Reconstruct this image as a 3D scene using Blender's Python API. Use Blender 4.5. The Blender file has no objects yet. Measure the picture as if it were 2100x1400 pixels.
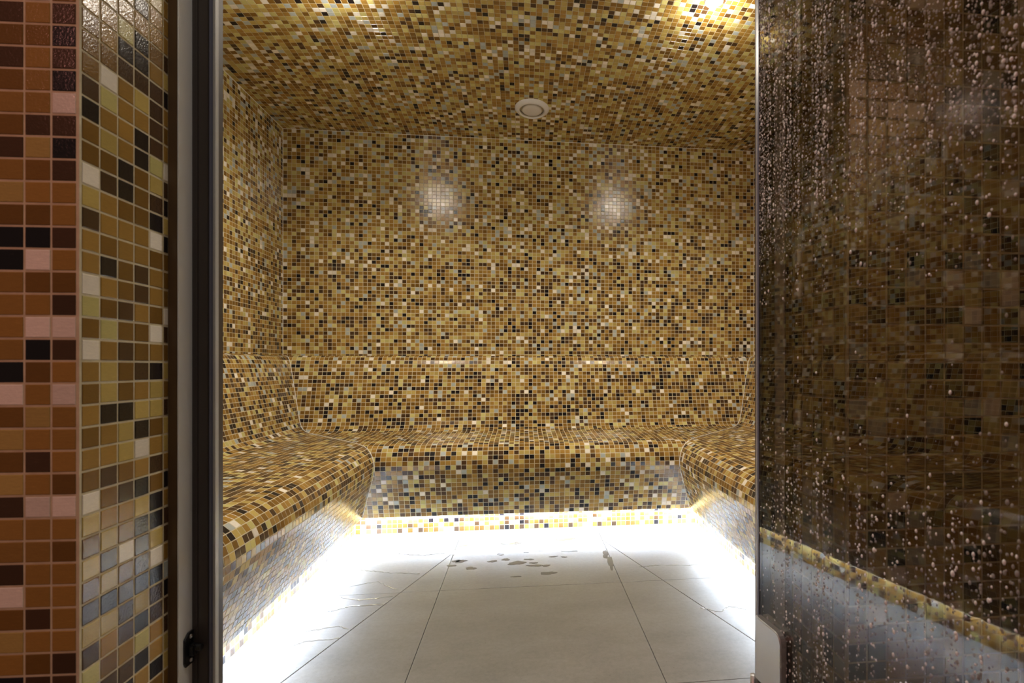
import bpy, bmesh, math, random
import numpy as np
from mathutils import Vector, Matrix

random.seed(7)
RNG = np.random.default_rng(11)
S = bpy.context.scene
COL = S.collection

# ------------------------------------------------------------------ camera
ALPHA = math.atan(0.118)
CA, SA = math.cos(ALPHA), math.sin(ALPHA)
FPX, CX, CY = 1110.0, 1206.0, 750.0
H = 0.83                                   # camera height above the steam room floor
cam_d = bpy.data.cameras.new('camera')
cam = bpy.data.objects.new('camera', cam_d)
COL.objects.link(cam)
cam.location = (0, 0, H)
cam.rotation_euler = (math.pi / 2, 0, -ALPHA)
cam_d.sensor_width = 36.0
cam_d.lens = FPX / 2100 * 36
cam_d.shift_x = (1050 - CX) / 2100
cam_d.shift_y = (CY - 700) / 2100
cam_d.clip_start = 0.02
cam_d.dof.use_dof = True
cam_d.dof.focus_distance = 2.6
cam_d.dof.aperture_fstop = 11
S.camera = cam

# ------------------------------------------------------------------ light and exposure
S.view_settings.view_transform = 'Standard'
S.view_settings.look = 'None'
S.view_settings.gamma = 1
S.view_settings.use_curve_mapping = False
S.view_settings.exposure = 0.34
LED_STRENGTH = 150.0
LED_COLOUR = (0.66, 0.78, 1.0)
DOWN_POWER = 4.0
SPOT_POWER = 62.0
w = bpy.data.worlds.new('world'); S.world = w; w.use_nodes = True
w.node_tree.nodes['Background'].inputs[0].default_value = (1.0, 0.80, 0.62, 1)
w.node_tree.nodes['Background'].inputs[1].default_value = 0.06


def area_light(name, loc, target, size, power, colour, shape='DISK', size_y=None):
    d = bpy.data.lights.new(name, 'AREA')
    d.shape = shape; d.size = size
    if size_y: d.size_y = size_y
    d.energy = power; d.color = colour
    o = bpy.data.objects.new(name, d); COL.objects.link(o)
    o.location = loc
    o.rotation_euler = (Vector(target) - Vector(loc)).to_track_quat('-Z', 'Y').to_euler()
    return o


area_light('corridor_light', (0.0, 0.34, 2.60), (-0.1, 0.50, 0.9), 0.05, 4.8, (1.0, 0.93, 0.82))  # added neutral fill above the doorway, brightens left reveal, frame and droplets
DOWN = [(0.754, 2.09), (-0.70, 2.09)]
# corridor lamps outside the door, warm red wall wash
area_light('corridor_light', (-1.15, -0.75, 1.75), (-0.6, 0.6, 0.8), 0.35, 5.6, (1.0, 0.36, 0.29))
area_light('corridor_light', (1.25, -0.75, 1.75), (0.6, 0.6, 0.8), 0.35, 1.6, (1.0, 0.58, 0.34))

# ------------------------------------------------------------------ helpers
XL, XR, YB, YF = -1.400, 1.474, 3.347, 0.80
T, TZ = 0.025, 0.0223                      # tile pitch across and up
QZ = TZ / T
ZC = 1.386 + H                             # ceiling height at the walls
ZL = 0.0583 + H                             # top of the bench backs


def project(p):
    x, y, z = p
    D = x * SA + y * CA
    if D < 0.05: return None
    return CX + FPX * (x * CA - y * SA) / D, CY - FPX * (z - H) / D


def setp(o, **kw):
    for k, v in kw.items(): o[k] = v
    return o


def link(name, me, parent=None, mat=None):
    o = bpy.data.objects.new(name, me)
    COL.objects.link(o)
    if parent is not None: o.parent = parent
    if mat is not None:
        me.materials.clear(); me.materials.append(mat)
    return o


def mesh_from(name, verts, faces, mat=None, parent=None, smooth=False):
    me = bpy.data.meshes.new(name)
    me.from_pydata([tuple(v) for v in verts], [], faces)
    me.update()
    if smooth: me.polygons.foreach_set('use_smooth', [True] * len(me.polygons))
    return link(name, me, parent, mat)


def box_bm(bm, lo, hi):
    c = [(a + b) / 2 for a, b in zip(lo, hi)]
    d = [b - a for a, b in zip(lo, hi)]
    bmesh.ops.create_cube(bm, size=1, matrix=Matrix.Translation(c) @ Matrix.Diagonal((*d, 1)))


def box(name, lo, hi, mat, parent=None, bevel=0):
    bm = bmesh.new(); box_bm(bm, lo, hi)
    if bevel: bmesh.ops.bevel(bm, geom=list(bm.edges), offset=bevel, segments=2, affect='EDGES')
    me = bpy.data.meshes.new(name); bm.to_mesh(me); bm.free()
    return link(name, me, parent, mat)


def empty(name, loc=(0, 0, 0)):
    o = bpy.data.objects.new(name, None); COL.objects.link(o); o.location = loc
    o.empty_display_size = 0.05
    return o


def lathe(name, prof, mat, parent=None, seg=48, mtx=None):
    vs, fs = [], []
    for r, z in prof:
        for i in range(seg):
            a = 2 * math.pi * i / seg
            vs.append((r * math.cos(a), r * math.sin(a), z))
    for j in range(len(prof) - 1):
        for i in range(seg):
            k = (i + 1) % seg
            fs.append((j * seg + i, j * seg + k, (j + 1) * seg + k, (j + 1) * seg + i))
    if prof[0][0] > 1e-6: pass
    if mtx is not None: vs = [mtx @ Vector(v) for v in vs]
    o = mesh_from(name, vs, fs, mat, parent, True)
    return o


# ------------------------------------------------------------------ materials
def new_mat(name):
    m = bpy.data.materials.new(name); m.use_nodes = True
    nt = m.node_tree
    return m, nt, nt.nodes['Principled BSDF']


def noise(nt, vec, scale, detail=4, rough=0.6):
    n = nt.nodes.new('ShaderNodeTexNoise')
    n.inputs['Scale'].default_value = scale
    n.inputs['Detail'].default_value = detail
    n.inputs['Roughness'].default_value = rough
    if vec is not None: nt.links.new(vec, n.inputs['Vector'])
    return n


def ramp(nt, fac, stops):
    r = nt.nodes.new('ShaderNodeValToRGB')
    e = r.color_ramp.elements
    while len(e) < len(stops): e.new(0.5)
    for el, (p, c) in zip(e, stops):
        el.position = p
        el.color = (*c, 1) if len(c) == 3 else c
    nt.links.new(fac, r.inputs[0])
    return r


def mix(nt, mode, fac, a, b):
    n = nt.nodes.new('ShaderNodeMix'); n.data_type = 'RGBA'; n.blend_type = mode
    for i, v in ((0, fac), (6, a), (7, b)):
        if isinstance(v, (int, float)): n.inputs[i].default_value = v
        elif isinstance(v, tuple): n.inputs[i].default_value = (*v, 1) if len(v) == 3 else v
        else: nt.links.new(v, n.inputs[i])
    return n.outputs[2]


def bump(nt, height, strength, dist=0.001):
    b = nt.nodes.new('ShaderNodeBump')
    b.inputs['Strength'].default_value = strength
    b.inputs['Distance'].default_value = dist
    nt.links.new(height, b.inputs['Height'])
    return b.outputs[0]


def position(nt, scale=(1, 1, 1)):
    g = nt.nodes.new('ShaderNodeNewGeometry')
    m = nt.nodes.new('ShaderNodeMapping'); m.inputs['Scale'].default_value = scale
    nt.links.new(g.outputs['Position'], m.inputs['Vector'])
    return m.outputs[0]


def plain(name, col, rough=0.5, metal=0.0, spec=0.5):
    m, nt, b = new_mat(name)
    b.inputs['Base Color'].default_value = (*col, 1)
    b.inputs['Roughness'].default_value = rough
    b.inputs['Metallic'].default_value = metal
    b.inputs['Specular IOR Level'].default_value = spec
    n = noise(nt, position(nt), 900, 2)
    nt.links.new(bump(nt, n.outputs[0], 0.08, 0.0004), b.inputs['Normal'])
    return m


def make_mosaic():
    m, nt, b = new_mat('vitreous_mosaic')
    at = nt.nodes.new('ShaderNodeAttribute'); at.attribute_name = 'tile_colour'
    st = noise(nt, position(nt, (130, 130, 900)), 1.0, 3, 0.7)      # fine horizontal glass streaks
    r1 = ramp(nt, st.outputs[0], [(0.0, (0.80, 0.80, 0.80)), (0.62, (1.02, 1.02, 1.02)), (0.80, (1.25, 1.22, 1.16))])
    c = mix(nt, 'MULTIPLY', 1.0, at.outputs['Color'], r1.outputs[0])
    r2 = ramp(nt, st.outputs[0], [(0.68, (0, 0, 0)), (0.78, (1, 1, 1))])
    c2 = mix(nt, 'MIX', r2.outputs[0], c, mix(nt, 'ADD', 1.0, c, (0.035, 0.028, 0.022)))
    nt.links.new(c2, b.inputs['Base Color'])
    b.inputs['Roughness'].default_value = 0.14
    b.inputs['Specular IOR Level'].default_value = 0.5
    g = noise(nt, position(nt), 420, 3, 0.6)
    nt.links.new(bump(nt, g.outputs[0], 0.35, 0.0006), b.inputs['Normal'])
    return m


M_TILE = make_mosaic()
M_GROUT, _nt, _b = new_mat('cream_grout')
_n = noise(_nt, position(_nt), 60, 4)
_r = ramp(_nt, _n.outputs[0], [(0.3, (0.54, 0.47, 0.32)), (0.7, (0.68, 0.61, 0.43))])
_nt.links.new(_r.outputs[0], _b.inputs['Base Color']); _b.inputs['Roughness'].default_value = 0.75
_b.inputs['Specular IOR Level'].default_value = 0.25


def make_floor_mat():
    m, nt, b = new_mat('stone_grey_porcelain')
    p = position(nt)
    big = noise(nt, position(nt, (1.5, 3, 1)), 2.2, 6, 0.65)
    fine = noise(nt, p, 70, 8, 0.8)
    c1 = ramp(nt, big.outputs[0], [(0.3, (0.165, 0.162, 0.155)), (0.5, (0.200, 0.194, 0.184)), (0.7, (0.232, 0.230, 0.222))])
    c2 = ramp(nt, fine.outputs[0], [(0.35, (0.86, 0.86, 0.86)), (0.65, (1.08, 1.08, 1.07))])
    c = mix(nt, 'MULTIPLY', 1.0, c1.outputs[0], c2.outputs[0])
    sp = noise(nt, p, 160, 2, 0.5)
    s2 = ramp(nt, sp.outputs[0], [(0.26, (0.6, 0.55, 0.5)), (0.32, (1, 1, 1))])
    nt.links.new(mix(nt, 'MULTIPLY', 0.7, c, s2.outputs[0]), b.inputs['Base Color'])
    rr = ramp(nt, big.outputs[0], [(0.3, (0.34, 0.34, 0.34)), (0.7, (0.46, 0.46, 0.46))])
    nt.links.new(rr.outputs[0], b.inputs['Roughness'])
    nt.links.new(bump(nt, fine.outputs[0], 0.25, 0.0006), b.inputs['Normal'])
    return m


M_FLOOR = make_floor_mat()
M_JOINT = plain('dark_floor_grout', (0.36, 0.35, 0.33), 0.8)
M_SIL = plain('pale_silicone', (0.80, 0.77, 0.70), 0.35)
M_WHITE = plain('white_enamel', (0.74, 0.72, 0.70), 0.4)
M_DARKGAP = plain('grey_throat', (0.34, 0.34, 0.36), 0.6)
M_ALU = plain('satin_aluminium', (0.78, 0.79, 0.80), 0.42, 0.1)
M_BRONZE = plain('bronze_brown_seal', (0.13, 0.075, 0.035), 0.45)
M_DARKFRAME = plain('dark_frame_rebate', (0.060, 0.048, 0.044), 0.38)
M_RUBBER = plain('blue_grey_seal', (0.16, 0.17, 0.24), 0.3)
M_CLEAR = plain('pale_seal_lip', (0.48, 0.48, 0.47), 0.3)
M_BLACK = plain('black_plastic', (0.012, 0.012, 0.014), 0.3)
M_SCREW = plain('zinc_screw', (0.55, 0.52, 0.48), 0.3, 1.0)
M_STEEL = plain('brushed_steel', (0.62, 0.62, 0.63), 0.34, 0.8)
M_BODY = plain('masonry', (0.35, 0.30, 0.24), 0.9)


def emission(name, col, strength):
    m, nt, b = new_mat(name)
    b.inputs['Base Color'].default_value = (0.8, 0.8, 0.8, 1)
    b.inputs['Emission Color'].default_value = (*col, 1)
    b.inputs['Emission Strength'].default_value = strength
    return m


M_LED = emission('led_strip_light', LED_COLOUR, LED_STRENGTH)
M_LENS = emission('downlight_lens', (1.0, 0.95, 0.88), 40)
M_GLASS, _nt, _b = new_mat('grey_tinted_glass')
_b.inputs['Base Color'].default_value = (0.50, 0.455, 0.39, 1)
_b.inputs['Roughness'].default_value = 0.0
_b.inputs['IOR'].default_value = 1.52
_b.inputs['Transmission Weight'].default_value = 1.0
M_WATER, _nt, _b = new_mat('whitened_water')
_b.inputs['Base Color'].default_value = (0.95, 0.95, 0.95, 1)  # part white, so some of the beads' sparkle is in the colour
_b.inputs['Roughness'].default_value = 0.08
_b.inputs['IOR'].default_value = 1.33
_b.inputs['Transmission Weight'].default_value = 0.72
M_WATER2, _nt, _b = new_mat('glint_white_water')
_b.inputs['Base Color'].default_value = (0.95, 0.95, 0.95, 1)  # opaque white drops: lamp glints painted in as colour
_b.inputs['Roughness'].default_value = 0.12
_b.inputs['Transmission Weight'].default_value = 0.0
M_WET, _nt, _b = new_mat('wet_stone_film')
_b.inputs['Base Color'].default_value = (0.185, 0.178, 0.165, 1)
_b.inputs['Roughness'].default_value = 0.10
_b.inputs['Specular IOR Level'].default_value = 0.6

# ------------------------------------------------------------------ mosaic palette


def lin(r, g, b):
    return tuple(((v / 255) / 12.92 if v / 255 <= 0.04045 else ((v / 255 + 0.055) / 1.055) ** 2.4) for v in (r, g, b))


PAL = {'Y': lin(198, 188, 120), 'L': lin(184, 161, 91), 'O': lin(157, 121, 56), 'B': lin(122, 89, 35),
       'D': lin(74, 52, 31), 'K': lin(28, 23, 25), 'G': lin(176, 182, 178), 'W': lin(236, 228, 214)}
KEYS = list(PAL)
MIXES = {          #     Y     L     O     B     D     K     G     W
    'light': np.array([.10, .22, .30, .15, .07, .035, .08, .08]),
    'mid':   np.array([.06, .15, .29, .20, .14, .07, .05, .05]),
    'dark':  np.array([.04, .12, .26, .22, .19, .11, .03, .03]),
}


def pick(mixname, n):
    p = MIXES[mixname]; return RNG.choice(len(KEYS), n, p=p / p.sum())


NVAR = 3
VAR = {}
for ki, k in enumerate(KEYS):
    for v in range(NVAR):
        f = 1 + (v - 1) * 0.10
        VAR[(ki, v)] = tuple(min(1, c * f) for c in PAL[k])

GAP = 0.0012         # half a joint
PROUD = 0.0006
_unit = {}


def unit_tile(ki, v, su, sv):
    """one shared bevelled tile (18 triangles) per colour; su, sv = pitch"""
    key = (ki, v, round(su, 3), round(sv, 3))
    if key in _unit: return _unit[key]
    gu, gv = GAP / su, GAP / sv
    bu, bv = (GAP + 0.0006) / su, (GAP + 0.0006) / sv
    vs = []
    for (a, b, z) in ((gu, gv, -0.2), (gu, gv, 0.6), (bu, bv, 1.0)):
        vs += [(a, b, z), (1 - a, b, z), (1 - a, 1 - b, z), (a, 1 - b, z)]
    fs = [(8, 9, 10, 11)]
    for r in (0, 4):
        for i in range(4):
            j = (i + 1) % 4
            fs.append((r + i, r + j, r + 4 + j, r + 4 + i))
    me = bpy.data.meshes.new('mosaic_tile')
    me.from_pydata(vs, [], fs); me.update()
    ca = me.color_attributes.new('tile_colour', 'FLOAT_COLOR', 'POINT')
    ca.data.foreach_set('color', list((*VAR[(ki, v)], 1)) * len(vs))
    me.materials.append(M_TILE)
    _unit[key] = me
    return me


class Field:
    """collects tiles (four corners counter-clockwise seen from the room) and builds them"""
    def __init__(self): self.q = []; self.c = []; self.full = []

    def add(self, a, b, c, d, col, full=True):
        self.q.append((a, b, c, d)); self.c.append(col); self.full.append(full)

    def build(self, parent, limit=300, window=(0, 0, 2100, 1400), boost=None):
        q = np.array(self.q, float); n = len(q)
        if n == 0: return
        D = q[:, :, 0] * SA + q[:, :, 1] * CA
        Ds = np.where(D > 0.05, D, 1e9)
        px = CX + FPX * (q[:, :, 0] * CA - q[:, :, 1] * SA) / Ds
        py = CY - FPX * (q[:, :, 2] - H) / Ds
        area = 0.5 * np.abs((px[:, 2] - px[:, 0]) * (py[:, 3] - py[:, 1]) - (px[:, 3] - px[:, 1]) * (py[:, 2] - py[:, 0]))
        mx, my = px.mean(1), py.mean(1)
        vis = (mx > window[0]) & (mx < window[2]) & (my > window[1]) & (my < window[3]) & (D.min(1) > 0.05) & np.array(self.full)
        score = np.where(vis, area, -1)
        order = np.argsort(-score)[:limit]
        single = set(int(i) for i in order if score[i] > 0)
        for i in sorted(single):
            a, b, c, d = (Vector(v) for v in q[i])
            u = ((b - a) + (c - d)) / 2; v = ((d - a) + (c - b)) / 2
            nn = u.cross(v).normalized()
            su, sv = u.length, v.length
            tilt = Vector((RNG.normal(0, .004), RNG.normal(0, .004), RNG.normal(0, .004)))
            nn2 = (nn + tilt).normalized()
            o = bpy.data.objects.new('tile', unit_tile(int(self.c[i]), int(RNG.integers(NVAR)), su, sv))
            COL.objects.link(o); o.parent = parent
            pr = PROUD * (1 + RNG.uniform(-.15, .25))
            m = Matrix.Identity(4)
            m.col[0][:3] = u; m.col[1][:3] = v; m.col[2][:3] = nn2 * pr; m.col[3][:3] = a
            o.matrix_world = parent_inv(parent) @ m
        rest = np.array([i for i in range(n) if i not in single])
        if len(rest) == 0: return
        qq = q[rest]
        u = qq[:, 1] - qq[:, 0] + qq[:, 2] - qq[:, 3]; v = qq[:, 3] - qq[:, 0] + qq[:, 2] - qq[:, 1]
        nn = np.cross(u, v); ln = np.linalg.norm(nn, axis=1, keepdims=True); ln[ln < 1e-12] = 1; nn /= ln
        cen = qq.mean(1, keepdims=True)
        Lu = np.maximum(np.linalg.norm(qq[:, 1] - qq[:, 0], axis=1), np.linalg.norm(qq[:, 2] - qq[:, 3], axis=1))
        Lv = np.maximum(np.linalg.norm(qq[:, 3] - qq[:, 0], axis=1), np.linalg.norm(qq[:, 2] - qq[:, 1], axis=1))

        def inset(g):
            fu = np.clip(g / np.maximum(Lu, 1e-5), 0, .5)[:, None]; fv = np.clip(g / np.maximum(Lv, 1e-5), 0, .5)[:, None]
            P = lambda a, b: (qq[:, 0] * (1 - a) * (1 - b) + qq[:, 1] * a * (1 - b) + qq[:, 2] * a * b + qq[:, 3] * (1 - a) * b)
            return np.stack([P(fu, fv), P(1 - fu, fv), P(1 - fu, 1 - fv), P(fu, 1 - fv)], 1)
        pr = PROUD * (1 + RNG.uniform(-.15, .25, (len(rest), 1, 1)))
        base = inset(GAP) - nn[:, None] * 0.0003
        top = inset(GAP + 0.0005) + nn[:, None] * pr
        # tiny lean of each tile so highlights break up
        lean = RNG.normal(0, .00005, (len(rest), 4, 1)) * nn[:, None]
        top = top + lean
        V = np.concatenate([base, top], 1).reshape(-1, 3)
        m_ = len(rest)
        F = np.array([[4, 5, 6, 7], [0, 1, 5, 4], [1, 2, 6, 5], [2, 3, 7, 6], [3, 0, 4, 7]])
        faces = (np.arange(m_)[:, None, None] * 8 + F[None]).reshape(-1, 4)
        me = bpy.data.meshes.new('mosaic_tiles')
        me.vertices.add(len(V)); me.vertices.foreach_set('co', V.ravel())
        me.loops.add(faces.size); me.loops.foreach_set('vertex_index', faces.ravel().astype(np.int32))
        me.polygons.add(len(faces))
        me.polygons.foreach_set('loop_start', (np.arange(len(faces)) * 4).astype(np.int32))
        me.polygons.foreach_set('use_smooth', np.zeros(len(faces), dtype=bool))
        me.update(); me.validate()
        cols = np.array([VAR[(int(self.c[i]), int(RNG.integers(NVAR)))] for i in rest])
        ca = me.color_attributes.new('tile_colour', 'FLOAT_COLOR', 'POINT')
        cc = np.ones((m_, 8, 4)); cc[:, :, :3] = cols[:, None]
        ca.data.foreach_set('color', cc.ravel())
        me.materials.append(M_TILE)
        o = bpy.data.objects.new('mosaic_tiles', me); COL.objects.link(o); o.parent = parent
        o.matrix_parent_inverse = parent_inv(parent)
        o['kind'] = 'stuff'


def parent_inv(p):
    return Matrix.Translation(-p.location)


def flat_field(origin, du, dv, nu, nv, u0, u1, v0, v1, mixf, field=None, codes=None):
    """grid of tiles on a plane: tile (i,j) spans origin+du*i.. ; clipped to [u0,u1]x[v0,v1] in tile units"""
    f = field or Field()
    o = Vector(origin); du = Vector(du); dv = Vector(dv)
    i0, i1 = math.floor(u0 + 1e-6), math.ceil(u1 - 1e-6); j0, j1 = math.floor(v0 + 1e-6), math.ceil(v1 - 1e-6)
    for j in range(j0, j1):
        cols = pick(mixf(j), i1 - i0) if callable(mixf) else pick(mixf, i1 - i0)
        for i in range(i0, i1):
            a, b = max(i, u0), min(i + 1, u1); c, d = max(j, v0), min(j + 1, v1)
            if b - a < 0.12 or d - c < 0.12: continue
            col = cols[i - i0]
            if codes and (i, j) in codes: col = KEYS.index(codes[(i, j)])
            f.add(o + du * a + dv * c, o + du * b + dv * c, o + du * b + dv * d, o + du * a + dv * d, col,
                  (b - a) > .95 and (d - c) > .999)
    return f


def structure(name, lo, hi, mat):
    o = box(name, lo, hi, mat); o['kind'] = 'structure'; return o


INT = (436, 0, 1556, 1400)

# ------------------------------------------------------------------ back wall and side walls
wb = structure('wall_back', (XL - .1, YB, 0), (XR + .1, YB + .12, ZC + .02), M_GROUT)
NR = (ZC - ZL) / TZ
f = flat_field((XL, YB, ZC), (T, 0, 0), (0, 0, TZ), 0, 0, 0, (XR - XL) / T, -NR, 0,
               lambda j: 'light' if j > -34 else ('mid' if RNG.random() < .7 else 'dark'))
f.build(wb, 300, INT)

wl = structure('wall_left', (XL - .12, YF - .2, 0), (XL, YB, ZC + .02), M_GROUT)
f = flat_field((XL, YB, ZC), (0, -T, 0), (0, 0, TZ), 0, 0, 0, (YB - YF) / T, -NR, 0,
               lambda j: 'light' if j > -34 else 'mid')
# room side is +X: reverse winding
f.q = [(b, a, d, c) for a, b, c, d in f.q]
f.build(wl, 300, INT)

wr = structure('wall_right', (XR, YF - .2, 0), (XR + .12, YB, ZC + .02), M_GROUT)
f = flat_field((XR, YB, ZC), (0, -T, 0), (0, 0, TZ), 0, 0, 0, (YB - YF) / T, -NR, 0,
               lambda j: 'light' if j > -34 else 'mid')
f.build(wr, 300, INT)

# ------------------------------------------------------------------ softly domed ceiling
XM, XW, YM, YW = (XL + XR) / 2, (XR - XL) / 2, (YB + YF) / 2, (YB - YF) / 2


def zceil(x, y):
    return ZC + 0.095 * max(0, 1 - ((x - XM) / XW) ** 2) * max(0, 1 - ((y - YM) / YW) ** 2)


nx, ny = 48, 44
vs = []
for j in range(ny + 1):
    for i in range(nx + 1):
        x = XL + (XR - XL) * i / nx; y = YF + (YB - YF) * j / ny
        vs.append((x, y, zceil(x, y)))
nb = len(vs)
vs += [(x, y, ZC + .22) for (x, y, z) in vs]
fs = []
W1 = nx + 1
for j in range(ny):
    for i in range(nx):
        a = j * W1 + i
        fs.append((a, a + W1, a + W1 + 1, a + 1))
        fs.append((nb + a, nb + a + 1, nb + a + W1 + 1, nb + a + W1))
for i in range(nx):
    fs.append((i, i + 1, nb + i + 1, nb + i)); k = ny * W1 + i; fs.append((k + 1, k, nb + k, nb + k + 1))
for j in range(ny):
    a = j * W1; fs.append((a + W1, a, nb + a, nb + a + W1)); k = a + nx; fs.append((k, k + W1, nb + k + W1, nb + k))
ceil_o = mesh_from('ceiling', vs, fs, M_GROUT); ceil_o['kind'] = 'structure'
VENT = (0.043, 3.02)
f = Field()
NXT = int((XR - XL) / T) + 1
NYT = int((YB - YF) / T) + 1
for j in range(NYT):
    y1 = YB - j * T; y0 = max(YF, y1 - T)
    if y1 - y0 < .003: continue
    cols = pick('light', NXT)
    for i in range(NXT):
        x0 = XL + i * T; x1 = min(XR, x0 + T)
        if x1 - x0 < .003: continue
        xc, yc = (x0 + x1) / 2, (y0 + y1) / 2
        if math.hypot(xc - VENT[0], yc - VENT[1]) < .075: continue
        if min(math.hypot(xc - a, yc - b) for a, b in DOWN) < .03: continue
        P = lambda x, y: (x, y, zceil(x, y) - 0.0003)
        f.add(P(x0, y1), P(x1, y1), P(x1, y0), P(x0, y0), cols[i], y1 - y0 > .0249 and x1 - x0 > .0249)
f.build(ceil_o, 300, INT)

# ------------------------------------------------------------------ bench profile
PTS = [(0, .0585), (.028, .0583), (.052, .047), (.066, .020), (.076, -.012), (.094, -.082), (.121, -.19), (.150, -.300),
       (.170, -.343), (.205, -.363), (.26, -.369), (.45, -.375), (.595, -.382), (.650, -.395), (.684, -.430),
       (.697, -.482), (.687, -.535), (.658, -.622), (.622, -.736)]


def catmull(P, n=10):
    out = []
    P = [P[0]] + P + [P[-1]]
    for i in range(1, len(P) - 2):
        p0, p1, p2, p3 = (np.array(P[k], float) for k in (i - 1, i, i + 1, i + 2))
        for k in range(n):
            t = k / n
            out.append(0.5 * ((2 * p1) + (-p0 + p2) * t + (2 * p0 - 5 * p1 + 4 * p2 - p3) * t * t + (-p0 + 3 * p1 - 3 * p2 + p3) * t ** 3))
    out.append(np.array(P[-2], float))
    return np.array(out)


CUR = catmull(PTS, 10)
PS = CUR[:, 0]; PZ = CUR[:, 1] + H
w_ = np.concatenate([[0], np.cumsum(np.hypot(np.diff(PS), np.diff(PZ) / QZ))])
NROW = int(round(w_[-1] / T))
ROWS = np.interp(np.linspace(0, w_[-1], NROW + 1), w_, np.arange(len(w_)))
RS = np.interp(ROWS, np.arange(len(PS)), PS); RZ = np.interp(ROWS, np.arange(len(PZ)), PZ)
S_LIP, Z_LIP, S_PL = PS[-1], PZ[-1], 0.570
# plinth rows below the lip
PROWS = [(S_PL, Z_LIP - .002), (S_PL, Z_LIP - .002 - TZ), (S_PL, Z_LIP - .002 - 2 * TZ), (S_PL, Z_LIP - .002 - 3 * TZ), (S_PL, 0.0)]


def bench(name, side):
    """side: 'back' | 'left' | 'right'"""
    if side == 'back':
        pt = lambda u, s, z: (u, YB - s, z)
        lim = lambda s: (XL + s, XR - s)
        grid0, fl = XL, False
    elif side == 'left':
        pt = lambda u, s, z: (XL + s, u, z)
        lim = lambda s: (YF, YB - s)
        grid0, fl = YB, True
    else:
        pt = lambda u, s, z: (XR - s, u, z)
        lim = lambda s: (YF, YB - s)
        grid0, fl = YB, False
    # body: grout covered surface, underside of the nose, plinth
    prof = [(s, z) for s, z in zip(RS, RZ)] + [(S_LIP - .004, Z_LIP - .001), (S_LIP - .006, Z_LIP + .010), (S_PL, Z_LIP + .010), (S_PL, 0.0)]
    vs, fs = [], []
    for s, z in prof:
        a, b = lim(s)
        vs += [pt(a, s, z), pt(b, s, z)]
    back0 = len(vs)
    a, b = lim(0)
    vs += [pt(a, 0, 0), pt(b, 0, 0)]
    n = len(prof)
    for k in range(n - 1):
        q = (2 * k, 2 * k + 1, 2 * k + 3, 2 * k + 2)
        fs.append(q if not (side == 'right' or side == 'back') else q)
    body = mesh_from(name, vs, fs, M_GROUT)
    me = body.data
    bm = bmesh.new(); bm.from_mesh(me); bmesh.ops.recalc_face_normals(bm, faces=bm.faces); bm.to_mesh(me); bm.free()
    for p in me.polygons: p.use_smooth = False
    # tiles
    f = Field()

    def row(s0, z0, s1, z1, mixname, full=True):
        A0, B0 = lim(s0); A1, B1 = lim(s1)
        lo, hi = min(A0, A1), max(B0, B1)
        if side == 'back':
            i0, i1 = math.floor((lo - grid0) / T), math.ceil((hi - grid0) / T)
            cells = [(grid0 + i * T, grid0 + (i + 1) * T) for i in range(i0, i1)]
        else:
            i0, i1 = math.floor((grid0 - hi) / T), math.ceil((grid0 - lo) / T)
            cells = [(grid0 - (i + 1) * T, grid0 - i * T) for i in range(i0, i1)]
        cols = pick(mixname, len(cells))
        for (a, b), c in zip(cells, cols):
            a0, b0 = max(a, A0), min(b, B0); a1, b1 = max(a, A1), min(b, B1)
            w0, w1 = b0 - a0, b1 - a1
            if w0 < .002 and w1 < .002: continue
            if w0 < 0: a0 = b0 = (B0 if a >= B0 - 1e-9 else A0)
            if w1 < 0: a1 = b1 = (B1 if a >= B1 - 1e-9 else A1)
            fu = w0 > T - 1e-4 and w1 > T - 1e-4
            if min(max(w0, 0), max(w1, 0)) < .001 and max(w0, w1) < .006: continue
            P0, P1, P2, P3 = pt(a0, s0, z0), pt(b0, s0, z0), pt(b1, s1, z1), pt(a1, s1, z1)
            if fl: P = (P0, P1, P2, P3)
            else: P = (P3, P2, P1, P0) if side == 'back' else (P1, P0, P3, P2)
            f.add(*P, c, fu and full)
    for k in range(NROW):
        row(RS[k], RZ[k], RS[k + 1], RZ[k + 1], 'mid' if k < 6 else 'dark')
    for k in range(4):
        if side in ('back', 'left', 'right'): row(*PROWS[k], *PROWS[k + 1], 'mid', k < 3)
    # make sure every tile faces the room
    cx, cy, cz = 0.04, 2.0, 1.0
    for i, (a, b, c, d) in enumerate(f.q):
        a_, b_, c_, d_ = map(Vector, (a, b, c, d))
        nn = (b_ - a_ + c_ - d_).cross(d_ - a_ + c_ - b_)
        toward = Vector((cx, cy - (0.6 if side == 'back' else 0), cz)) - (a_ + b_ + c_ + d_) / 4
        if side == 'back': toward.x = 0
        else: toward.y = 0
        if nn.dot(toward) < 0: f.q[i] = (b, a, d, c)
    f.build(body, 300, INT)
    # LED strip tucked under the nose
    a, b = lim(0.60)
    v = [pt(a,   .580, Z_LIP + .0040), pt(b,   .580, Z_LIP + .0040), pt(b, .598, Z_LIP + .0040), pt(a, .598, Z_LIP + .0040)]
    v += [(x, y, z + .003) for x, y, z in v]
    mesh_from('led_strip', v, [(0, 1, 2, 3), (4, 7, 6, 5), (0, 4, 5, 1), (1, 5, 6, 2), (2, 6, 7, 3), (3, 7, 4, 0)], M_LED, body)
    return body


bb = bench('tiled_bench', 'back')
bl = bench('tiled_bench', 'left')
br = bench('tiled_bench', 'right')
G = 'mosaic benches round three sides of the steam room'
setp(bb, label='gold and brown mosaic bench built along the back wall, facing the door', category='bench', group=G)
setp(bl, label='long mosaic bench along the left wall, its rounded nose catching a golden glow', category='bench', group=G)
setp(br, label='mosaic bench on the right, running behind the open glass door', category='bench', group=G)


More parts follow.
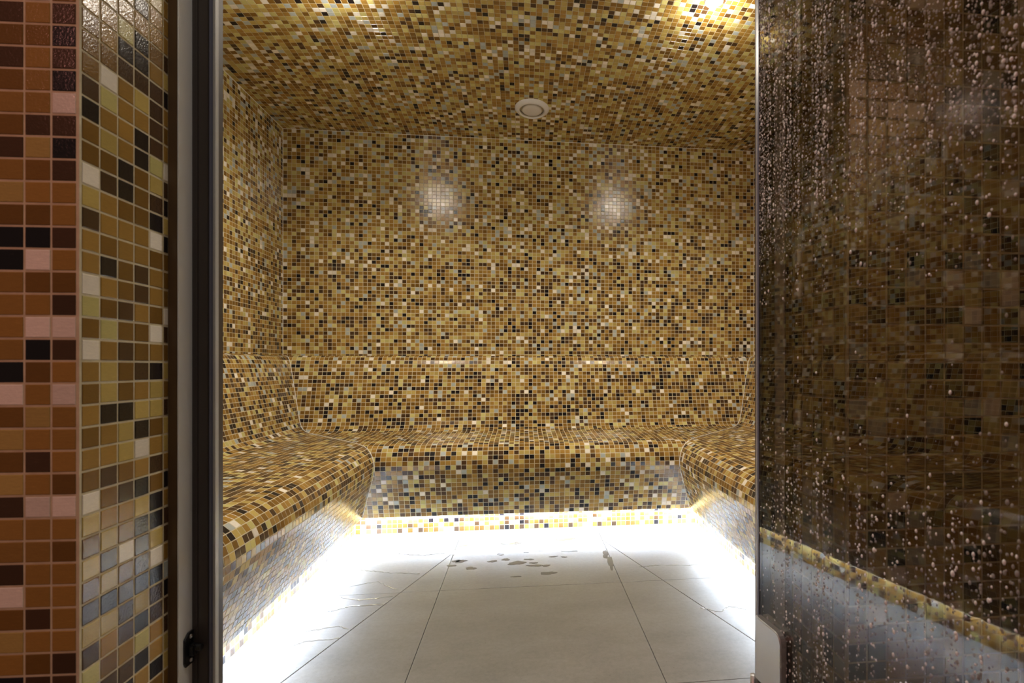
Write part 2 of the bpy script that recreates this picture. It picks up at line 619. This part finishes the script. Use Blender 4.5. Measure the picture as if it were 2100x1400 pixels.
def bead(name, pts, r, mat, parent=None):
    cu = bpy.data.curves.new(name, 'CURVE'); cu.dimensions = '3D'; cu.bevel_depth = r; cu.bevel_resolution = 1
    sp = cu.splines.new('POLY'); sp.points.add(len(pts) - 1)
    for p, q in zip(sp.points, pts): p.co = (*q, 1)
    cu.materials.append(mat)
    tmp = bpy.data.objects.new(name, cu)
    COL.objects.link(tmp)
    me = bpy.data.meshes.new_from_object(tmp.evaluated_get(bpy.context.evaluated_depsgraph_get()))
    COL.objects.unlink(tmp); bpy.data.objects.remove(tmp)
    o = bpy.data.objects.new(name, me); COL.objects.link(o)
    if not me.materials: me.materials.append(mat)
    if parent is not None: o.parent = parent
    return o


k = 0
e = .0012
for pts in ([(XL + e, YB - e, ZL), (XL + e, YB - e, ZC)], [(XR - e, YB - e, ZL), (XR - e, YB - e, ZC)],
            [(XL, YB - e, ZC - e), (XR, YB - e, ZC - e)], [(XL + e, YF, ZC - e), (XL + e, YB, ZC - e)],
            [(XR - e, YF, ZC - e), (XR - e, YB, ZC - e)]):
    k += 1
    o = bead('trim_%d' % k, pts, .0022, M_SIL); o['kind'] = 'structure'
cur = [(s, z) for s, z in zip(RS, RZ)]
bead('mitre_joint', [(XL + s + .0015, YB - s - .0015, z + .001) for s, z in cur], .0020, M_SIL, bb)
bead('mitre_joint', [(XR - s - .0015, YB - s - .0015, z + .001) for s, z in cur], .0020, M_SIL, bb)

# ------------------------------------------------------------------ floor
XPL, XPR, YP = XL + S_PL, XR - S_PL, YB - S_PL
fl = structure('floor', (XL - .9, -1.6, -.12), (XR + .9, YB + .1, -.006), M_JOINT)


def clip(poly, p, n):
    """keep the side where (x-p).n >= 0"""
    out = []
    for i in range(len(poly)):
        a, b = poly[i], poly[(i + 1) % len(poly)]
        da = (a[0] - p[0]) * n[0] + (a[1] - p[1]) * n[1]; db = (b[0] - p[0]) * n[0] + (b[1] - p[1]) * n[1]
        if da >= 0: out.append(a)
        if da * db < 0:
            t = da / (da - db); out.append((a[0] + (b[0] - a[0]) * t, a[1] + (b[1] - a[1]) * t))
    return out


def shrink(poly, g):
    c = (sum(p[0] for p in poly) / len(poly), sum(p[1] for p in poly) / len(poly))
    out = list(poly)
    for i in range(len(poly)):
        a, b = poly[i], poly[(i + 1) % len(poly)]
        ex, ey = b[0] - a[0], b[1] - a[1]; L = math.hypot(ex, ey)
        if L < 1e-6: continue
        nx_, ny_ = -ey / L, ex / L
        if (c[0] - a[0]) * nx_ + (c[1] - a[1]) * ny_ < 0: nx_, ny_ = -nx_, -ny_
        out = clip(out, (a[0] + nx_ * g, a[1] + ny_ * g), (nx_, ny_))
        if len(out) < 3: return []
    return out


dL0, dL1 = (-.62, 1.542), (-.312, 2.462)
dR0, dR1 = (.699, 1.539), (.399, 2.468)


def side_normal(a, b):
    ex, ey = b[0] - a[0], b[1] - a[1]; L = math.hypot(ex, ey); return (-ey / L, ex / L)


xs = [-1.6, -.99, -.31, .37, 1.05, 1.7]
ys = [-1.3, -.62, .06, .71, 1.38, 2.05, YP + .006]
for i in range(5):
    for j in range(6):
        x0, x1, y0, y1 = xs[i], xs[i + 1], ys[j], ys[j + 1]
        if y0 > .7: x0, x1 = max(x0, XPL - .004), min(x1, XPR + .004)
        if x1 - x0 < .01: continue
        polys = [[(x0, y0), (x1, y0), (x1, y1), (x0, y1)]]
        if y0 > .7 and i in (1, 3):
            a, b = (dL0, dL1) if i == 1 else (dR0, dR1)
            n_ = side_normal(a, b)
            polys = [clip(polys[0], a, n_), clip(polys[0], a, (-n_[0], -n_[1]))]
        for poly in polys:
            poly = shrink(poly, .0011) if len(poly) >= 3 else []
            if len(poly) < 3: continue
            inner = shrink(poly, .0008)
            n = len(poly)
            if len(inner) != n: inner = poly
            v = [(x, y, -.006) for x, y in poly] + [(x, y, -.0006) for x, y in poly] + [(x, y, 0) for x, y in inner]
            fs = [tuple(range(2 * n, 3 * n))]
            for r in (0, n):
                fs += [(r + a, r + (a + 1) % n, r + n + (a + 1) % n, r + n + a) for a in range(n)]
            mesh_from('floor_tile', v, fs, M_FLOOR, fl)

# linear drain in front of the back plinth
dr = empty('linear_drain', (.05, 2.683, 0))
setp(dr, label='narrow steel slot drain in the floor in front of the back bench', category='drain')
for (lo, hi, nm) in (((-.29, -.011, -.004), (.29, -.008, .0012), 'rail'), ((-.29, .008, -.004), (.29, .011, .0012), 'rail'),
                     ((-.29, -.008, -.004), (.29, .008, -.0005), 'channel')):
    box(nm, lo, hi, M_STEEL, dr)

# puddles and trickles
def blob(cx, cy, rx, ry, rot=0, n=26, rough=.28):
    ph = [random.uniform(0, 6.28) for _ in range(4)]
    out = []
    for i in range(n):
        a = 2 * math.pi * i / n
        r = 1 + rough * (math.sin(2 * a + ph[0]) * .5 + math.sin(3 * a + ph[1]) * .5 + math.sin(5 * a + ph[2]) * .35 + math.sin(9 * a + ph[3]) * .22)
        x, y = rx * r * math.cos(a), ry * r * math.sin(a)
        out.append((cx + x * math.cos(rot) - y * math.sin(rot), cy + x * math.sin(rot) + y * math.cos(rot)))
    return out


def film(name, polys, h, mat, **props):
    vs, fs = [], []
    for p in polys:
        n = len(p); b = len(vs)
        cx_ = sum(q[0] for q in p) / n; cy_ = sum(q[1] for q in p) / n
        vs += [(x, y, .0001) for x, y in p] + [(cx_ + (x - cx_) * .96, cy_ + (y - cy_) * .96, h) for x, y in p]
        fs.append(tuple(range(b + n, b + 2 * n)))
        fs += [(b + i, b + (i + 1) % n, b + n + (i + 1) % n, b + n + i) for i in range(n)]
    o = mesh_from(name, vs, fs, mat); setp(o, **props); return o


pp = []
for (x, y, rx, ry) in ((-.30, 2.30, .018, .010), (-.217, 2.261, .022, .014), (-.03, 2.30, .035, .020), (.045, 2.262, .030, .010),
                       (.04, 2.292, .020, .008), (.09, 2.255, .016, .010), (.095, 2.172, .030, .016), (-.03, 2.151, .018, .006)):
    pp.append(blob(x, y, rx, ry))
for _ in range(22):
    x = random.gauss(-.02, .17); y = random.uniform(2.33, 2.60)
    pp.append(blob(x, y, random.uniform(.010, .034), random.uniform(.006, .018), random.uniform(-.3, .3)))
pp.append(blob(.362, 2.26, .012, .075, -.12))
pp.append(blob(.356, 2.36, .014, .045, -.1))
pp.append(blob(-.318, 2.47, .012, .05, .1))
film('water_puddles', pp, .0009, M_WET, kind='stuff', label='small shallow puddles on the floor in front of the back bench', category='water')


def trickle(pts, wd):
    P = []
    fine = []
    for (a, b) in zip(pts[:-1], pts[1:]):
        for k in range(10):
            t = k / 10; fine.append((a[0] + (b[0] - a[0]) * t, a[1] + (b[1] - a[1]) * t + random.gauss(0, .0022)))
    fine.append(pts[-1])
    up = [(x, y + wd * (.35 + .9 * random.random())) for x, y in fine]
    dn = [(x, y - wd * (.35 + .9 * random.random())) for x, y in fine]
    return up, dn


vs, fs = [], []
TR = [((-.671, 2.298), (-.576, 2.266), (-.56, 2.255), (-.415, 2.225)), ((-.669, 2.12), (-.56, 2.165), (-.50, 2.10), (-.465, 2.08)),
      ((-.66, 2.03), (-.58, 2.00), (-.47, 2.02)), ((-.695, 1.925), (-.64, 1.925), (-.597, 1.955), (-.488, 1.955)),
      ((-.69, 1.78), (-.591, 1.81), (-.55, 1.783)), ((-.69, 1.69), (-.655, 1.72), (-.561, 1.728)),
      ((.47, 2.196), (.55, 2.203), (.737, 2.187)), ((.60, 1.80), (.66, 1.76), (.70, 1.80), (.76, 1.765)),
      ((-.55, 2.47), (-.45, 2.44), (-.35, 2.455))]
for ci, c in enumerate(TR):
    up, dn = trickle(list(c), .0038 if ci != 3 else .006)
    b = len(vs); n = len(up)
    vs += [(x, y, .0002) for x, y in up] + [(x, y, .0008) for x, y in [((u[0] + d[0]) / 2, (u[1] + d[1]) / 2) for u, d in zip(up, dn)]] + [(x, y, .0002) for x, y in dn]
    for i in range(n - 1):
        fs.append((b + n + i, b + n + i + 1, b + i + 1, b + i)); fs.append((b + 2 * n + i, b + 2 * n + i + 1, b + n + i + 1, b + n + i))
o = mesh_from('water_trickles', vs, fs, M_WET)
setp(o, kind='stuff', label='thin trickles of water running across the grey floor from the side benches', category='water')

# ------------------------------------------------------------------ front wall with the doorway
CXL, CYL = -0.441, 0.596           # outer corner of the left pillar
CXR, CYR = 0.383, 0.601            # outer corner of the right pillar
ZROW = H + .0049                   # a joint line of the pillars
ZD = 2.05
RED = ["DOD", "BBK", "DOD", "BOK", "OOW", "BDD", "DLK", "OBD", "LOO", "BBO", "KKD", "KWO", "OBB", "OOD", "OWW", "OKD", "KBO", "WOW",
       "BLO", "LOO", "BDO", "LOB", "DWW", "OOO", "OOB", "DOO", "WOO", "BDO", "LOO", "OBD", "KDD"]          # rows r1..r31
REV = {-2: "OOODOO", -1: "OOOOOO", 0: "OOYKBD", 1: "BOKKOL", 2: "BBDDDK", 3: "BWOLDO", 4: "DYOODB", 5: "KOOKDO", 6: "BLOKYW",
       7: "BBKBLD", 8: "WDKBDK", 9: "LOBBKL", 10: "DOOOWK", 11: "OBOOBB", 12: "OKBDOB", 13: "WOBDOB", 14: "YBDOBW", 15: "BYBBWD",
       16: "WODBOB", 17: "OLBDKL", 18: "BLBOLB", 19: "OKKLLD", 20: "BOLKBL", 21: "OOLWOL", 22: "BDBODO", 23: "WBDKBK", 24: "LOOLKO",
       25: "BLBKKD", 26: "LDWDLD", 27: "BLBDWO", 28: "DKDKKG", 29: "LLDLDK", 30: "DODKDD", 31: "YBOYOD", 32: "BDDKOL", 33: "OLKOKL"}


def jrow(r): return 17 - r - 1     # tile row j spans ZROW + j*TZ .. (j+1)*TZ


ZTOP = 2.30
# left piece: outer face slightly turned, reveal, inner face
dlt = math.radians(2.7)
ul = Vector((math.cos(dlt), -math.sin(dlt), 0))
LX = 1.5
far = Vector((CXL, CYL, 0)) - ul * LX
IYL = YF
poly = [(CXL, CYL), (CXL, IYL), (XL - .12, IYL), (far.x, IYL), (far.x, far.y)]
def prism(name, poly, z0, z1, mat):
    n = len(poly)
    v = [(x, y, z0) for x, y in poly] + [(x, y, z1) for x, y in poly]
    fs = [tuple(range(n)), tuple(range(2 * n - 1, n - 1, -1))] + [(i, i + n, (i + 1) % n + n, (i + 1) % n) for i in range(n)]
    o = mesh_from(name, v, fs, mat)
    bm = bmesh.new(); bm.from_mesh(o.data); bmesh.ops.recalc_face_normals(bm, faces=bm.faces); bm.to_mesh(o.data); bm.free()
    return o


pl = prism('wall_front_left', poly, 0, ZTOP, M_GROUT); pl['kind'] = 'structure'
cod = {}
for r, s_ in enumerate(RED):
    for c in range(3): cod[(-(3 - c), jrow(r + 1))] = s_[c]
vlo, vhi = -ZROW / TZ, (ZTOP - ZROW) / TZ
f = flat_field((CXL - .001, CYL, ZROW), tuple(ul * T), (0, 0, TZ), 0, 0, -40, -.04, vlo, vhi, 'mid', codes=cod)
cod = {(c, jrow(r)): s_[c] for r, s_ in REV.items() for c in range(6)}
flat_field((CXL, CYL + .001, ZROW), (0, T, 0), (0, 0, TZ), 0, 0, .04, (.731 - CYL) / T, vlo, vhi, 'mid', f, cod)
n1 = len(f.q)
g = flat_field((CXL, IYL, ZROW), (-T, 0, 0), (0, 0, TZ), 0, 0, 0, (CXL - XL) / T, vlo, (ZC - ZROW) / TZ, 'mid')
for a_, c_ in zip(g.q, g.c): f.add(*a_, c_, False)
f.build(pl, 300, (-80, -60, 436, 1460))

pr_ = prism('wall_front_right', [(CXR, CYR), (XR + 1.0, CYR), (XR + 1.0, YF), (CXR, YF)], 0, ZTOP, M_GROUT); pr_['kind'] = 'structure'
f = flat_field((CXR + .001, CYR, ZROW), (T, 0, 0), (0, 0, TZ), 0, 0, .04, 40, vlo, vhi, 'mid')
g = flat_field((CXR, CYR + .001, ZROW), (0, T, 0), (0, 0, TZ), 0, 0, .04, (.731 - CYR) / T, vlo, vhi, 'mid')
for a_, c_, fu in zip(g.q, g.c, g.full): f.add(a_[1], a_[0], a_[3], a_[2], c_, fu)
g = flat_field((CXR, YF, ZROW), (T, 0, 0), (0, 0, TZ), 0, 0, 0, (XR - CXR) / T, vlo, (ZC - ZROW) / TZ, 'mid')
for a_, c_ in zip(g.q, g.c): f.add(a_[1], a_[0], a_[3], a_[2], c_, False)
f.build(pr_, 300, (1580, 0, 2100, 1400))

lt = structure('wall_front_top', (CXL, .602, ZD), (CXR, YF, ZTOP), M_GROUT)
f = flat_field((CXL, .602, ZD), (T, 0, 0), (0, 0, TZ), 0, 0, 0, (CXR - CXL) / T, 0, (ZTOP - ZD) / TZ, 'mid')
g = flat_field((CXL, YF, ZD), (T, 0, 0), (0, 0, TZ), 0, 0, 0, (CXR - CXL) / T, 0, (ZC - ZD) / TZ, 'mid')
for a_, c_ in zip(g.q, g.c): f.add(a_[1], a_[0], a_[3], a_[2], c_, False)
f.build(lt, 300)

# ------------------------------------------------------------------ door frame
fr = empty('door_frame')
fr['kind'] = 'structure'; fr.name = 'door_1'
YJ = .731


def jamb(sx, x0):
    """x0 = reveal plane, sx = +1 towards the opening"""
    X = lambda d: x0 + sx * d
    def bx(nm, d0, d1, y0, y1, m, bev=.0006):
        return box(nm, (min(X(d0), X(d1)), y0, .0), (max(X(d0), X(d1)), y1, ZD), m, fr, bev)
    bx('frame_edge', 0, .0105, YJ, YF, M_BRONZE)
    bx('frame_side', .0105, .0120, YJ + .0005, YJ + .029, M_ALU, .0003)
    bx('frame_rebate', .0105, .031, YJ + .029, YF - .004, M_DARKFRAME)
    bx('frame_groove', .0165, .0190, YJ + .0275, YJ + .029, M_DARKFRAME, .0004)
    bx('gasket', .031, .0355, YJ + .030, YJ + .045, M_RUBBER, .001)
    bx('seal_lip', .0355, .0385, YJ + .031, YJ + .040, M_CLEAR, .0006)


jamb(1, CXL)
jamb(-1, CXR)
box('frame_head', (CXL, YJ, ZD - .04), (CXR, YF, ZD), M_DARKFRAME, fr, .001)

# catch plate on the left side of the frame
sp = empty('catch_plate'); sp.parent = fr
xp = CXL + .0121
zc = .467
hh, y0, y1 = .021, YJ + .010, YJ + .0285
shape = [(y0, zc - hh * .72), (y0 + .003, zc - hh), (y1, zc - hh), (y1, zc + hh), (y0 + .008, zc + hh), (y0, zc + hh * .7)]
v = [(xp, a, b) for a, b in shape] + [(xp + .002, a, b) for a, b in shape]
n = len(shape)
fs = [tuple(range(n - 1, -1, -1)), tuple(range(n, 2 * n))] + [(i, (i + 1) % n, (i + 1) % n + n, i + n) for i in range(n)]
mesh_from('plate', v, fs, M_BLACK, sp)
bm = bmesh.new(); box_bm(bm, (xp + .002, YJ + .015, zc - .009), (xp + .010, YJ + .026, zc + .006))
bmesh.ops.bevel(bm, geom=list(bm.edges), offset=.002, segments=2, affect='EDGES')
bmesh.ops.create_cone(bm, cap_ends=True, segments=20, radius1=.0052, radius2=.0044, depth=.010,
                      matrix=Matrix.Translation((xp + .010, YJ + .022, zc)) @ Matrix.Rotation(math.pi / 2, 4, 'Y'))
me = bpy.data.meshes.new('roller'); bm.to_mesh(me); bm.free(); link('roller', me, sp, M_BLACK)
for zz in (zc + .0145, zc - .0155):
    lathe('screw', [(0, .0016), (.0014, .0015), (.0026, .0010), (.003, 0), (.003, -.001)], M_SCREW, sp, 16,
          Matrix.Translation((xp + .0022, YJ + .0225, zz)) @ Matrix.Rotation(math.pi / 2, 4, 'Y'))

# ------------------------------------------------------------------ open glass door
P0 = Vector((.3405, .752, 0))
E_ = Vector((.127, -1, 0)).normalized()
N_ = Vector((-E_.y * -1, 0, 0))
N_ = Vector((E_.y, -E_.x, 0))            # towards the opening (-X)
TH = .004


def leaf(t, n, z): return P0 + E_ * t + N_ * n + Vector((0, 0, z))


def leaf_box(name, t0, t1, n0, n1, z0, z1, mat, parent, bev=0):
    bm = bmesh.new(); box_bm(bm, (t0, n0, z0), (t1, n1, z1))
    if bev: bmesh.ops.bevel(bm, geom=list(bm.edges), offset=bev, segments=2, affect='EDGES')
    for v_ in bm.verts: v_.co = leaf(v_.co.x, v_.co.y, v_.co.z)
    bmesh.ops.reverse_faces(bm, faces=list(bm.faces))
    me = bpy.data.meshes.new(name); bm.to_mesh(me); bm.free()
    return link(name, me, parent, mat)


dd = empty('door_2'); dd['kind'] = 'structure'
leaf_box('glass_pane', 0, .80, -TH, TH, .012, 2.01, M_GLASS, dd)
leaf_box('edge_seal', -.0035, -.0002, -.0048, .0048, .012, 2.01, M_CLEAR, dd, .0008)
leaf_box('edge_seal', -.0002, .0045, TH + .0001, .0052, .012, 2.01, M_RUBBER, dd, .0004)


def plate_bm(bm, n0, n1):
    r = .014
    t0, t1, z1, z0 = .0085, .0705, .473, .215
    nz1, nz0, nt = .384, .304, .0275
    def arc(cx_, cz_, a0, a1, rr=r, k=7):
        return [(cx_ + rr * math.cos(math.radians(a0 + (a1 - a0) * i / k)), cz_ + rr * math.sin(math.radians(a0 + (a1 - a0) * i / k))) for i in range(k + 1)]
    P = [(t0, nz1)] + [(nt, nz1), (nt, nz0), (t0, nz0), (t0, z0)]
    P = [(t0, z1), (t0, nz1), (nt, nz1), (nt, nz0), (t0, nz0), (t0, z0)] + arc(t1 - r, z0 + r, -90, 0) + arc(t1 - r, z1 - r, 0, 90)
    vb = [bm.verts.new((a, n0, b)) for a, b in P]; vt = [bm.verts.new((a, n1, b)) for a, b in P]
    n = len(P)
    bm.faces.new(vb); ft = bm.faces.new(vt[::-1])
    for i in range(n): bm.faces.new((vb[i], vt[i], vt[(i + 1) % n], vb[(i + 1) % n]))
    return ft


hg = empty('hinge'); hg.parent = dd
for (a, b) in ((TH + .0002, TH + .0095), (-TH - .0095, -TH - .0002)):
    bm = bmesh.new(); plate_bm(bm, a, b)
    bmesh.ops.recalc_face_normals(bm, faces=bm.faces)
    ee = [e_ for e_ in bm.edges if abs(e_.verts[0].co.y - e_.verts[1].co.y) < 1e-6 and abs(abs(e_.verts[0].co.y) - (TH + .0095)) < 1e-4]
    bmesh.ops.bevel(bm, geom=ee, offset=.0012, segments=2, affect='EDGES')
    for v_ in bm.verts: v_.co = leaf(v_.co.x, v_.co.y, v_.co.z)
    bmesh.ops.reverse_faces(bm, faces=list(bm.faces))
    me = bpy.data.meshes.new('clamp_plate'); bm.to_mesh(me); bm.free(); link('clamp_plate', me, hg, M_STEEL)
leaf_box('wall_bracket', .004, .024, TH + .001, TH + .0080, .308, .380, M_DARKFRAME, hg, .001)
lathe('pivot', [(0, .382), (.0045, .382), (.0045, .306), (0, .306)], M_STEEL, hg, 20, Matrix.Translation(leaf(-.0015, TH + .006, 0)))

# condensation on the wet face of the door
def droplets():
    vs, fs = [], []
    seg = 7
    ring = [(math.cos(2 * math.pi * i / seg), math.sin(2 * math.pi * i / seg)) for i in range(seg)]

    def drop(t, z, r, el):
        b = len(vs)
        for (rr, hgt) in ((1.0, 0), (.78, .45), (.40, .66)):
            for c_, s2 in ring:
                vs.append(leaf(t + r * rr * c_, TH - .00005 + r * hgt, z + r * rr * s2 * el))
        vs.append(leaf(t, TH + r * .72, z))
        for k_ in (0, 1):
            for i in range(seg):
                j = (i + 1) % seg
                fs.append((b + k_ * seg + i, b + k_ * seg + j, b + (k_ + 1) * seg + j, b + (k_ + 1) * seg + i))
        for i in range(seg):
            fs.append((b + 2 * seg + i, b + 2 * seg + (i + 1) % seg, b + 3 * seg))
    R = random.Random(5)
    streams = [R.uniform(.006, .42) for _ in range(130)] + [R.uniform(.42, .79) for _ in range(26)]
    for t in streams:
        z = R.uniform(1.35, 1.55); x = t
        while z > .02:
            zr = z - H
            if zr > .20 - .0 * t: dens = 1.0
            elif zr > .10: dens = .35
            elif zr > -.02: dens = .08
            elif zr > -.12: dens = .30
            else: dens = .62 if t > .03 else .2
            step = R.uniform(.0035, .0085) / dens
            if t > .42: step *= 2.5
            z -= step
            x += R.gauss(0, .0004)
            if R.random() < .9 * min(1, dens + .3):
                r = min(.0021, max(.0005, R.gauss(.00105, .00036)))
                drop(x + R.gauss(0, .0011), z, r, R.uniform(1.0, 1.7))
    for _ in range(5200):
        t = .004 + .40 * R.random() ** 1.5; z = R.uniform(.98, 1.42)
        drop(t, z, R.uniform(.0004, .0009), 1.1)
    o = mesh_from('water_droplets', vs, fs, M_WATER, None, True)
    o.data.materials.append(M_WATER2)
    nd = len(fs) // (3 * seg)
    idx = [1 if R.random() < .30 else 0 for _ in range(nd)]
    o.data.polygons.foreach_set('material_index', [k_ for k_ in idx for _ in range(3 * seg)])
    setp(o, kind='stuff', label='beads of condensation running down the open glass door', category='water')


droplets()

# ------------------------------------------------------------------ ceiling vent
vz = zceil(*VENT)
dzy = (zceil(VENT[0], VENT[1] + .05) - zceil(VENT[0], VENT[1] - .05)) / .1
vt = empty('air_vent', (VENT[0], VENT[1], vz - .001))
vt.rotation_euler = (math.atan(dzy), 0, 0)
setp(vt, label='round white ventilation valve set in the mosaic ceiling', category='vent')
lathe('flange', [(.066, .02), (.067, -.006), (.0685, -.0165), (.072, -.0185), (.080, -.0140), (.090, -.0070), (.0945, -.0015), (.095, .003), (.090, .004)], M_WHITE, vt, 64)
lathe('throat', [(.0, .028), (.066, .028), (.0664, -.006)], M_DARKGAP, vt, 48)
lathe('valve_disc', [(.0, -.0155), (.030, -.0155), (.050, -.0145), (.0535, -.0125), (.0545, -.008), (.054, .004), (0, .004)], M_WHITE, vt, 56)
lathe('valve_cone', [(.054, -.004), (.050, .010), (.040, .024)], M_WHITE, vt, 48)

# ------------------------------------------------------------------ two ceiling downlights
LBL = ('small round downlight in the mosaic ceiling near the open glass door, glaring white',
       'small round downlight in the ceiling over the left bench, just above the picture')
for (x, y), lb in zip(DOWN, LBL):
    z = zceil(x, y)
    d = empty('downlight', (x, y, z))
    setp(d, label=lb, category='light', group='downlights in the mosaic ceiling')
    lathe('trim_ring', [(.024, .004), (.026, -.004), (.034, -.005), (.038, -.003), (.039, .002)], M_STEEL, d, 40)
    lathe('lens', [(0, -.026), (.008, -.025), (.016, -.020), (.021, -.012), (.0235, -.003), (.0255, .003)], M_LENS, d, 32)
    ld = bpy.data.lights.new('downlight_glow', 'POINT'); ld.energy = DOWN_POWER; ld.color = (1.0, 0.93, 0.83)
    ld.shadow_soft_size = .016
    sl = bpy.data.lights.new('downlight_beam', 'SPOT'); sl.energy = SPOT_POWER; sl.color = (1.0, 0.90, 0.77)
    sl.spot_size = math.radians(150); sl.spot_blend = .8; sl.shadow_soft_size = .012
    so_ = bpy.data.objects.new('downlight_beam', sl); COL.objects.link(so_); so_.location = (x, y, z - .030)
    lo_ = bpy.data.objects.new('downlight_glow', ld); COL.objects.link(lo_); lo_.location = (x, y, z - .095)
